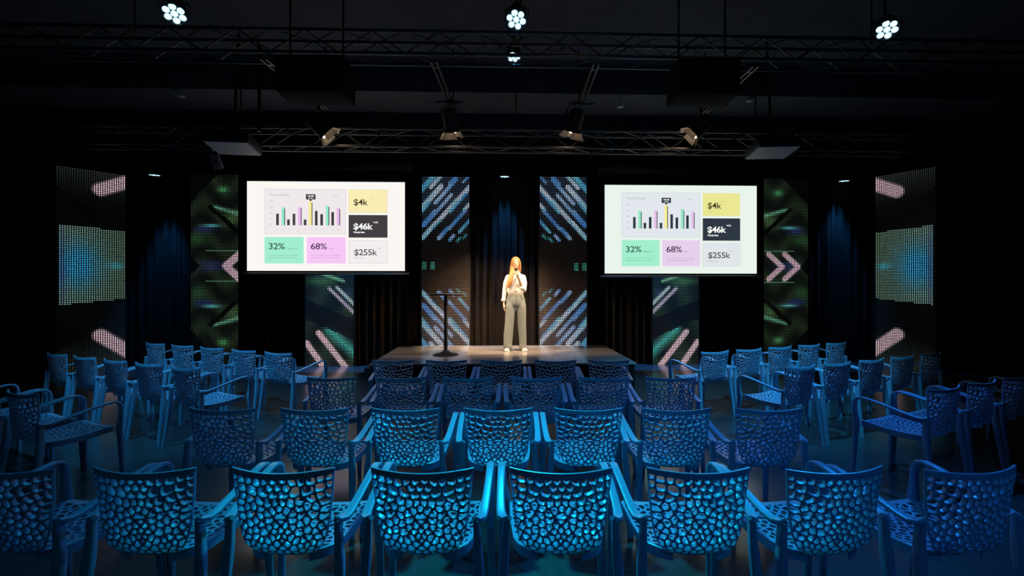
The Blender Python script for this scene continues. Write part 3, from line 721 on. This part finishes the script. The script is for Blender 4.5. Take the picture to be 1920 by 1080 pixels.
chair0 = empty('armchair', (0, 0, 0))
obj('backrest', back_bm, M_chair, chair0, 42); obj('seat', seat_bm, M_chair, chair0, 42)
bm = bmesh.new()
loop = [(seat_w(t), t) for t in ts] + [(x, 0.447) for x in (0.15, 0.1, 0.05, 0, -0.05, -0.1, -0.15)] + [(-seat_w(t), t) for t in reversed(ts)]
ra = [[bm.verts.new(seat_pt(u * k, t * (1 if k == 1 else 0.99), dz)) for u, t in loop] for k, dz in ((0.995, 0.002), (1.0, -0.004), (0.985, -0.044), (0.955, -0.044), (0.955, 0.0))]
for i in range(len(ra) - 1):
    for j in range(len(loop) - 1): bm.faces.new((ra[i][j], ra[i][j + 1], ra[i + 1][j + 1], ra[i + 1][j]))
obj('seat_frame', bm, M_chair, chair0, 40)
for s in (-1, 1):
    bm = bmesh.new()
    pts = [(s * 0.222, -0.232, 0.60), (s * 0.242, -0.222, 0.588), (s * 0.258, -0.195, 0.588), (s * 0.264, -0.15, 0.596), (s * 0.268, -0.05, 0.618), (s * 0.270, 0.06, 0.643), (s * 0.270, 0.15, 0.659), (s * 0.270, 0.205, 0.664), (s * 0.270, 0.238, 0.655), (s * 0.270, 0.256, 0.632), (s * 0.270, 0.262, 0.60)]
    sz = [(0.012, 0.010), (0.020, 0.010), (0.022, 0.010), (0.020, 0.009), (0.0185, 0.009), (0.0185, 0.009), (0.019, 0.009), (0.020, 0.009), (0.021, 0.0095), (0.022, 0.010), (0.023, 0.011)]
    sweep(bm, pts, sz, ref=(1, 0, 0), n=16, power=0.35); obj('armrest', bm, M_chair, chair0, 50)
    bm = bmesh.new()
    sweep(bm, [(s * 0.270, 0.262, 0.60), (s * 0.266, 0.262, 0.52), (s * 0.258, 0.258, 0.46), (s * 0.258, 0.256, 0.42), (s * 0.264, 0.262, 0.34), (s * 0.268, 0.268, 0.2), (s * 0.272, 0.276, 0.0)],
          [(0.023, 0.011), (0.026, 0.013), (0.034, 0.016), (0.032, 0.017), (0.024, 0.018), (0.021, 0.017), (0.018, 0.014)], ref=(1, 0, 0), n=12, power=0.6)
    obj('leg', bm, M_chair, chair0, 50)
    bm = bmesh.new()
    sweep(bm, [(s * 0.236, -0.226, 0.592), (s * 0.240, -0.226, 0.50), (s * 0.246, -0.232, 0.42), (s * 0.252, -0.248, 0.28), (s * 0.262, -0.285, 0.0)],
          [(0.014, 0.020), (0.017, 0.022), (0.021, 0.024), (0.020, 0.021), (0.017, 0.016)], ref=(1, 0, 0), n=12, power=0.6)
    obj('leg', bm, M_chair, chair0, 50)
def copy_tree(o, parent=None):
    c = o.copy(); C.objects.link(c); c.parent = parent
    for ch in [x for x in o.children]: copy_tree(ch, c)
    return c
used = [False]
def place_chair(xc, yc, phi, label, group):
    """xc, yc: where the top of the backrest stands, in the camera's ground axes; phi: heading, clockwise from straight ahead"""
    a = math.radians(phi); ox, oy = xc + 0.27 * math.sin(a), yc + 0.27 * math.cos(a)
    x, y = room(ox, oy)
    o = chair0 if not used[0] else copy_tree(chair0)
    used[0] = True
    o.location = (x, y, 0); o.rotation_euler = (0, 0, -(a + PSI))
    tag(o, label, 'chair', group); return o
rj = random.Random(5)
HB = EYE - 0.822
def crow(y, pxs, phis, rowname, grp):
    D = F * HB / (y - 540); n = len(pxs)
    for i, px in enumerate(pxs):
        left = i < n / 2
        if i == 0: w_ = 'leftmost'
        elif i == n - 1: w_ = 'rightmost'
        elif left: w_ = ORD[i] + ' from the left'
        else: w_ = ORD[n - 1 - i] + ' from the right'
        place_chair((px - 960) / F * D, D, phis[i] + rj.uniform(-1, 1), 'blue perforated armchair, %s in %s' % (w_, rowname), grp)
used_first = chair0
crow(882, [-8, 258, 523, 788, 1053, 1316, 1578, 1838], [3, 0, 0, 0, 0, -1, -4, -6], 'the centre row closest to the camera', 'armchairs in the centre rows')
crow(767, [410, 585, 757, 934, 1105, 1273, 1448], [1, 0, 0, 0, 0, 0, -1], 'the second centre row from the camera', 'armchairs in the centre rows')
crow(707.5, [619, 749, 876, 1006, 1134, 1261], [1, 0, 0, 0, 0, 0], 'the third centre row from the camera', 'armchairs in the centre rows')
crow(675.5, [735, 836, 940, 1042, 1143], [0, 0, 0, 0, 0], 'the short centre row next to the stage', 'armchairs in the centre rows')
def srow(x0, y0, n, side, rowname, grp, head=23, step=0.6):
    a = math.radians(head)
    for i in range(n):
        xc = x0 - side * 0 + (-step * math.cos(a) if side < 0 else step * math.cos(a)) * i
        yc = y0 + step * math.sin(a) * i * 1.0
        w_ = ['the aisle seat', 'second from the aisle', 'third from the aisle', 'fourth from the aisle', 'fifth from the aisle'][i]
        place_chair(xc, yc, (-side) * head + rj.uniform(-1.2, 1.2), 'blue perforated armchair, %s in %s' % (w_, rowname), grp)
srow(-2.86, 5.50, 5, -1, 'the farthest row of the left block', 'armchairs in the left block', step=0.61)
srow(-3.25, 4.47, 5, -1, 'the middle row of the left block', 'armchairs in the left block')
srow(-3.70, 3.39, 3, -1, 'the nearest row of the left block', 'armchairs in the left block')
srow(2.53, 5.60, 5, 1, 'the farthest row of the right block', 'armchairs in the right block', step=0.585)
srow(2.90, 4.52, 5, 1, 'the middle row of the right block', 'armchairs in the right block', step=0.585)
srow(3.42, 3.55, 4, 1, 'the nearest row of the right block', 'armchairs in the right block', step=0.58)

# ------------------------------------------------------------------ the speaker
def remesh(bm, name, m, parent, voxel=0.006, smooth=4):
    me = bpy.data.meshes.new('tmp'); bm.to_mesh(me); bm.free(); o = bpy.data.objects.new('tmp', me); C.objects.link(o)
    md = o.modifiers.new('r', 'REMESH'); md.mode = 'VOXEL'; md.voxel_size = voxel
    md = o.modifiers.new('s', 'SMOOTH'); md.factor = 0.6; md.iterations = smooth
    me2 = bpy.data.meshes.new_from_object(o.evaluated_get(bpy.context.evaluated_depsgraph_get()))
    bpy.data.objects.remove(o); bpy.data.meshes.remove(me); me2.name = name
    for p in me2.polygons: p.use_smooth = True
    me2.materials.clear(); return link_mesh(name, me2, m, parent)
def limb(bm, pts, radii, ref=(1, 0, 0), n=16):
    """tapered limb with rounded ends; radii numbers or (a, b)"""
    rr = [(r, r) if isinstance(r, (int, float)) else r for r in radii]
    P = [Vector(p) for p in pts]
    d0 = (P[0] - P[1]).normalized(); d1 = (P[-1] - P[-2]).normalized(); m0 = min(rr[0]); m1 = min(rr[-1])
    Q = [P[0] + d0 * m0 * 0.95, P[0] + d0 * m0 * 0.6] + P + [P[-1] + d1 * m1 * 0.6, P[-1] + d1 * m1 * 0.95]
    R = [(rr[0][0] * .3, rr[0][1] * .3), (rr[0][0] * .8, rr[0][1] * .8)] + rr + [(rr[-1][0] * .8, rr[-1][1] * .8), (rr[-1][0] * .3, rr[-1][1] * .3)]
    sweep(bm, Q, R, ref, n)
M_skin = mat('skin', (0.70, 0.42, 0.30), 0.5, noise=0.06, nscale=30); M_hair = mat('red_blonde_hair', (0.56, 0.235, 0.075), 0.45, noise=0.4, nscale=14, stretch=(9, 9, 0.8), bump=0.6)
M_shirt = mat('white_shirt', (0.80, 0.76, 0.70), 0.75, noise=0.03, nscale=10, bump=0.35); M_jean = mat('grey_denim', (0.185, 0.205, 0.195), 0.85, noise=0.22, nscale=7, bump=0.35)
pl = at(967, 659, 8.33)
person = empty('person', (pl.x, 8.33, HS), (0, 0, 0.02)); tag(person, 'standing woman with long red-blonde hair, white shirt and grey jeans, holding a microphone', 'person')
S = person
bm = bmesh.new()
ball(bm, (0, 0.0, 1.615), (0.072, 0.088, 0.098), 24, 16); ball(bm, (0, -0.022, 1.565), (0.052, 0.060, 0.068), 20, 14)
ball(bm, (0, -0.058, 1.523), (0.022, 0.020, 0.018)); ball(bm, (0, -0.087, 1.583), (0.0095, 0.018, 0.014)); limb(bm, [(0, -0.080, 1.62), (0, -0.090, 1.59)], [0.007, 0.009], n=10)
for s in (-1, 1):
    ball(bm, (s * 0.036, -0.046, 1.578), (0.020, 0.020, 0.022)); ball(bm, (s * 0.028, -0.072, 1.634), (0.022, 0.010, 0.008)); ball(bm, (s * 0.074, 0.005, 1.598), (0.010, 0.018, 0.030))
limb(bm, [(0, 0.012, 1.53), (0, 0.018, 1.46), (0, 0.02, 1.40)], [0.048, 0.047, 0.06])
limb(bm, [(0, 0.02, 1.365), (0, 0.01, 1.25), (0, 0.01, 1.06), (0, 0.01, 0.93)], [(0.115, 0.06), (0.125, 0.085), (0.105, 0.075), (0.135, 0.085)])
limb(bm, [(-0.135, 0.015, 1.335), (-0.198, 0.03, 1.12), (-0.215, 0.0, 0.90)], [0.032, 0.030, 0.022])
limb(bm, [(0.132, 0.015, 1.335), (0.137, -0.03, 1.09), (0.035, -0.195, 1.345)], [0.032, 0.033, 0.023])
for s, x in ((-1, -0.14), (1, 0.125)): limb(bm, [(s * 0.08, 0.01, 0.86), (x * .9, 0.0, 0.48), (x, 0.02, 0.08)], [0.075, 0.050, 0.032]); limb(bm, [(x, 0.02, 0.05), (x * 1.12, -0.09, 0.035)], [0.028, 0.026])
# hanging hand (left of the picture): palm, four fingers, thumb
limb(bm, [(-0.216, -0.002, 0.885), (-0.218, -0.006, 0.845), (-0.219, -0.010, 0.815)], [(0.020, 0.016), (0.015, 0.032), (0.014, 0.037)], ref=(1, 0, 0))
for k, (yy, l, cu) in enumerate(((-0.038, 0.070, 0.010), (-0.018, 0.078, 0.012), (0.001, 0.073, 0.015), (0.019, 0.058, 0.018))):
    b = Vector((-0.219, yy, 0.800)); limb(bm, [b, b + Vector((0.004, 0, -l * .45)), b + Vector((0.004 + cu, 0.002, -l * .78)), b + Vector((0.008 + cu * 1.8, 0.003, -l))], [0.0092, 0.0086, 0.0078, 0.0068], n=10)
limb(bm, [(-0.214, -0.030, 0.850), (-0.206, -0.052, 0.822), (-0.202, -0.058, 0.792)], [0.012, 0.010, 0.0085], n=10)
# hand closed round the microphone
mt, mb = Vector((0.0, -0.165, 1.495)), Vector((0.018, -0.225, 1.325)); ax = (mb - mt).normalized()
hc = mt + ax * 0.098
limb(bm, [(0.035, -0.192, 1.350), (0.034, -0.188, 1.385), (0.032, -0.186, 1.415)], [0.023, (0.016, 0.026), (0.016, 0.026)], ref=(1, 0, 0))
e1 = ax.cross(Vector((0, 1, 0))).normalized(); e2 = ax.cross(e1).normalized()
if e1.x < 0: e1 = -e1
if e2.y > 0: e2 = -e2
for k in range(4):
    c = hc + ax * (-0.030 + 0.0195 * k); R = 0.0245
    pts = [c + (e1 * math.cos(t) + e2 * math.sin(t)) * R for t in (-0.5, 0.25, 0.95, 1.65, 2.35, 3.0 - 0.12 * k)]
    limb(bm, pts, [0.0100, 0.0096, 0.0092, 0.0088, 0.0084, 0.0076], n=10)
limb(bm, [hc + e1 * 0.028 - e2 * 0.006 - ax * 0.012, hc + e1 * 0.010 - e2 * 0.026 - ax * 0.030, hc - e1 * 0.012 - e2 * 0.022 - ax * 0.040], [0.0115, 0.0102, 0.0088], n=10)
body = remesh(bm, 'body', M_skin, S, 0.0045, 3)
for s in (-1, 1):
    bm = bmesh.new(); ball(bm, (s * 0.029, -0.0735, 1.613), (0.0115, 0.008, 0.0068), 14, 10); e = obj('eye', bm, mat('eye_white', (0.6, 0.58, 0.55), 0.3), S, 60)
    bm = bmesh.new(); ball(bm, (s * 0.029, -0.0805, 1.613), (0.0055, 0.0022, 0.0058), 12, 8); obj('iris', bm, mat('iris_dark', (0.03, 0.025, 0.02), 0.2), e, 60)
    bm = bmesh.new(); limb(bm, [(s * 0.013, -0.082, 1.631), (s * 0.030, -0.083, 1.637), (s * 0.045, -0.072, 1.630)], [0.003, 0.0032, 0.002], ref=(0, 1, 0), n=8); obj('eyebrow', bm, mat('brow', (0.16, 0.07, 0.03), 0.6), S, 60)
bm = bmesh.new(); limb(bm, [(-0.020, -0.074, 1.551), (-0.008, -0.081, 1.553), (0.008, -0.081, 1.553), (0.020, -0.074, 1.551)], [0.003, 0.0055, 0.0055, 0.003], ref=(0, 1, 0), n=10); obj('mouth', bm, mat('lips', (0.45, 0.12, 0.10), 0.4), S, 60)
# hair: a cap behind the face and long locks
bm = bmesh.new()
ball(bm, (0, 0.022, 1.628), (0.088, 0.092, 0.098), 24, 16)
limb(bm, [(-0.006, -0.048, 1.700), (-0.048, -0.058, 1.665), (-0.072, -0.045, 1.61), (-0.080, -0.030, 1.54), (-0.085, -0.045, 1.45), (-0.095, -0.085, 1.36), (-0.115, -0.105, 1.27), (-0.135, -0.105, 1.19), (-0.145, -0.100, 1.15)],
     [(0.016, 0.02), (0.017, 0.022), (0.019, 0.026), (0.024, 0.032), (0.030, 0.034), (0.036, 0.028), (0.040, 0.024), (0.030, 0.018), (0.012, 0.010)], ref=(1, 0, 0))
limb(bm, [(-0.05, -0.02, 1.56), (-0.06, -0.065, 1.43), (-0.075, -0.10, 1.33), (-0.095, -0.112, 1.24), (-0.105, -0.11, 1.19)], [0.025, 0.026, 0.028, 0.024, 0.01])
limb(bm, [(0.006, -0.048, 1.700), (0.050, -0.056, 1.665), (0.074, -0.042, 1.61), (0.080, -0.020, 1.54), (0.078, 0.015, 1.47), (0.068, 0.055, 1.40)], [(0.014, 0.02), (0.016, 0.022), (0.017, 0.026), (0.019, 0.032), (0.020, 0.032), (0.014, 0.02)], ref=(1, 0, 0))
limb(bm, [(0, 0.075, 1.62), (0, 0.085, 1.50), (0, 0.105, 1.38), (-0.01, 0.115, 1.26), (-0.01, 0.11, 1.18)], [(0.07, 0.035), (0.078, 0.034), (0.085, 0.026), (0.07, 0.02), (0.04, 0.01)])
remesh(bm, 'hair', M_hair, S, 0.005, 3)
# shirt
bm = bmesh.new()
limb(bm, [(0, 0.02, 1.412), (0, 0.015, 1.378), (0, 0.005, 1.30), (0, -0.002, 1.20), (0, 0.0, 1.10), (0, 0.0, 1.045)], [(0.090, 0.058), (0.168, 0.078), (0.165, 0.110), (0.155, 0.118), (0.160, 0.118), (0.146, 0.104)])
limb(bm, [(-0.142, 0.015, 1.352), (-0.180, 0.025, 1.25), (-0.200, 0.03, 1.12), (-0.212, 0.012, 1.00), (-0.214, 0.002, 0.945)], [0.044, 0.046, 0.042, 0.040, 0.036])
limb(bm, [(-0.214, 0.001, 0.962), (-0.224, -0.002, 0.930)], [(0.034, 0.034), (0.047, 0.042)])
limb(bm, [(0.142, 0.015, 1.352), (0.160, -0.002, 1.24), (0.142, -0.035, 1.10), (0.105, -0.08, 1.155)], [0.044, 0.048, 0.050, 0.042])
for s in (-1, 1): limb(bm, [(s * 0.012, -0.062, 1.405), (s * 0.048, -0.035, 1.45), (s * 0.058, 0.03, 1.462)], [(0.020, 0.008)] * 3, ref=(0, 0, 1), n=10)
limb(bm, [(0, -0.112, 1.37), (0, -0.122, 1.22), (0, -0.118, 1.10)], [(0.014, 0.006)] * 3, n=8)
remesh(bm, 'shirt', M_shirt, S, 0.006, 3)
# jeans
bm = bmesh.new()
limb(bm, [(0, 0.0, 1.045), (0, 0.0, 1.00), (0, 0.004, 0.94), (0, 0.010, 0.88), (0.0, 0.012, 0.83), (0, 0.010, 0.79)], [(0.143, 0.104), (0.152, 0.112), (0.172, 0.124), (0.182, 0.130), (0.178, 0.122), (0.12, 0.08)])
limb(bm, [(-0.078, 0.008, 0.93), (-0.090, 0.006, 0.82), (-0.101, 0.0, 0.70), (-0.116, -0.004, 0.50), (-0.136, 0.0, 0.28), (-0.144, 0.0, 0.13), (-0.142, 0.0, 0.075)], [(0.082, 0.105), (0.098, 0.112), (0.094, 0.104), (0.086, 0.094), (0.088, 0.092), (0.080, 0.090), (0.086, 0.092)])
limb(bm, [(0.078, 0.008, 0.93), (0.092, 0.006, 0.82), (0.100, 0.0, 0.70), (0.108, -0.004, 0.50), (0.124, 0.0, 0.28), (0.130, 0.0, 0.13), (0.128, 0.0, 0.07)], [(0.082, 0.105), (0.098, 0.112), (0.092, 0.104), (0.083, 0.094), (0.074, 0.088), (0.068, 0.086), (0.074, 0.09)])
jeans = remesh(bm, 'jeans', M_jean, S, 0.007, 8)
for s in (-1, 1):
    bm = bmesh.new(); limb(bm, [(s * 0.075, -0.103, 1.020), (s * 0.100, -0.107, 0.985), (s * 0.150, -0.078, 0.965)], [0.0035] * 3, n=8); obj('pocket_seam', bm, mat('denim_seam', (0.12, 0.125, 0.11), 0.9), jeans, 60)
bm = bmesh.new(); limb(bm, [(0.004, -0.113, 1.02), (0.006, -0.125, 0.95), (0.0, -0.130, 0.88)], [0.0035] * 3, n=8); obj('fly_seam', bm, MATS['denim_seam'], jeans, 60)
bm = bmesh.new(); sweep(bm, [(0, 0, 1.022), (0, 0, 1.058)], [(0.149, 0.109), (0.146, 0.106)], n=32); obj('waistband', bm, mat('denim_band', (0.24, 0.245, 0.215), 0.85), S, 40)
for s in (-1, 1):
    bm = bmesh.new(); x = -0.150 if s < 0 else 0.140; dx = s * 0.022
    limb(bm, [(x, 0.045, 0.032), (x + dx * .4, -0.03, 0.036), (x + dx, -0.105, 0.028), (x + dx * 1.3, -0.150, 0.022)], [(0.038, 0.030), (0.042, 0.034), (0.046, 0.026), (0.036, 0.020)], ref=(1, 0, 0))
    sh = remesh(bm, 'shoe', mat('white_leather', (0.78, 0.74, 0.64), 0.5), S, 0.006, 3)
    bm = bmesh.new(); box(bm, (x + dx * .5, -0.055, 0.009), (0.088, 0.22, 0.018), bev=0.008); obj('sole', bm, mat('shoe_sole', (0.55, 0.50, 0.42), 0.7), sh)
mic = empty('microphone', person.matrix_basis @ mt); tag(mic, 'black handheld microphone held to the speaker\'s mouth', 'microphone')
mic.location = Matrix.Translation(person.location) @ Matrix.Rotation(0.02, 4, 'Z') @ mt
bm = bmesh.new(); sweep(bm, [ax * 0.018, ax * 0.04, ax * 0.18], [(0.019, 0.019), (0.014, 0.014), (0.011, 0.011)], n=20); obj('handle', bm, M_black, mic, 40)
bm = bmesh.new(); ball(bm, (0, 0, 0), (0.024, 0.024, 0.026), 20, 14); obj('grille', bm, M_metal, mic, 60)
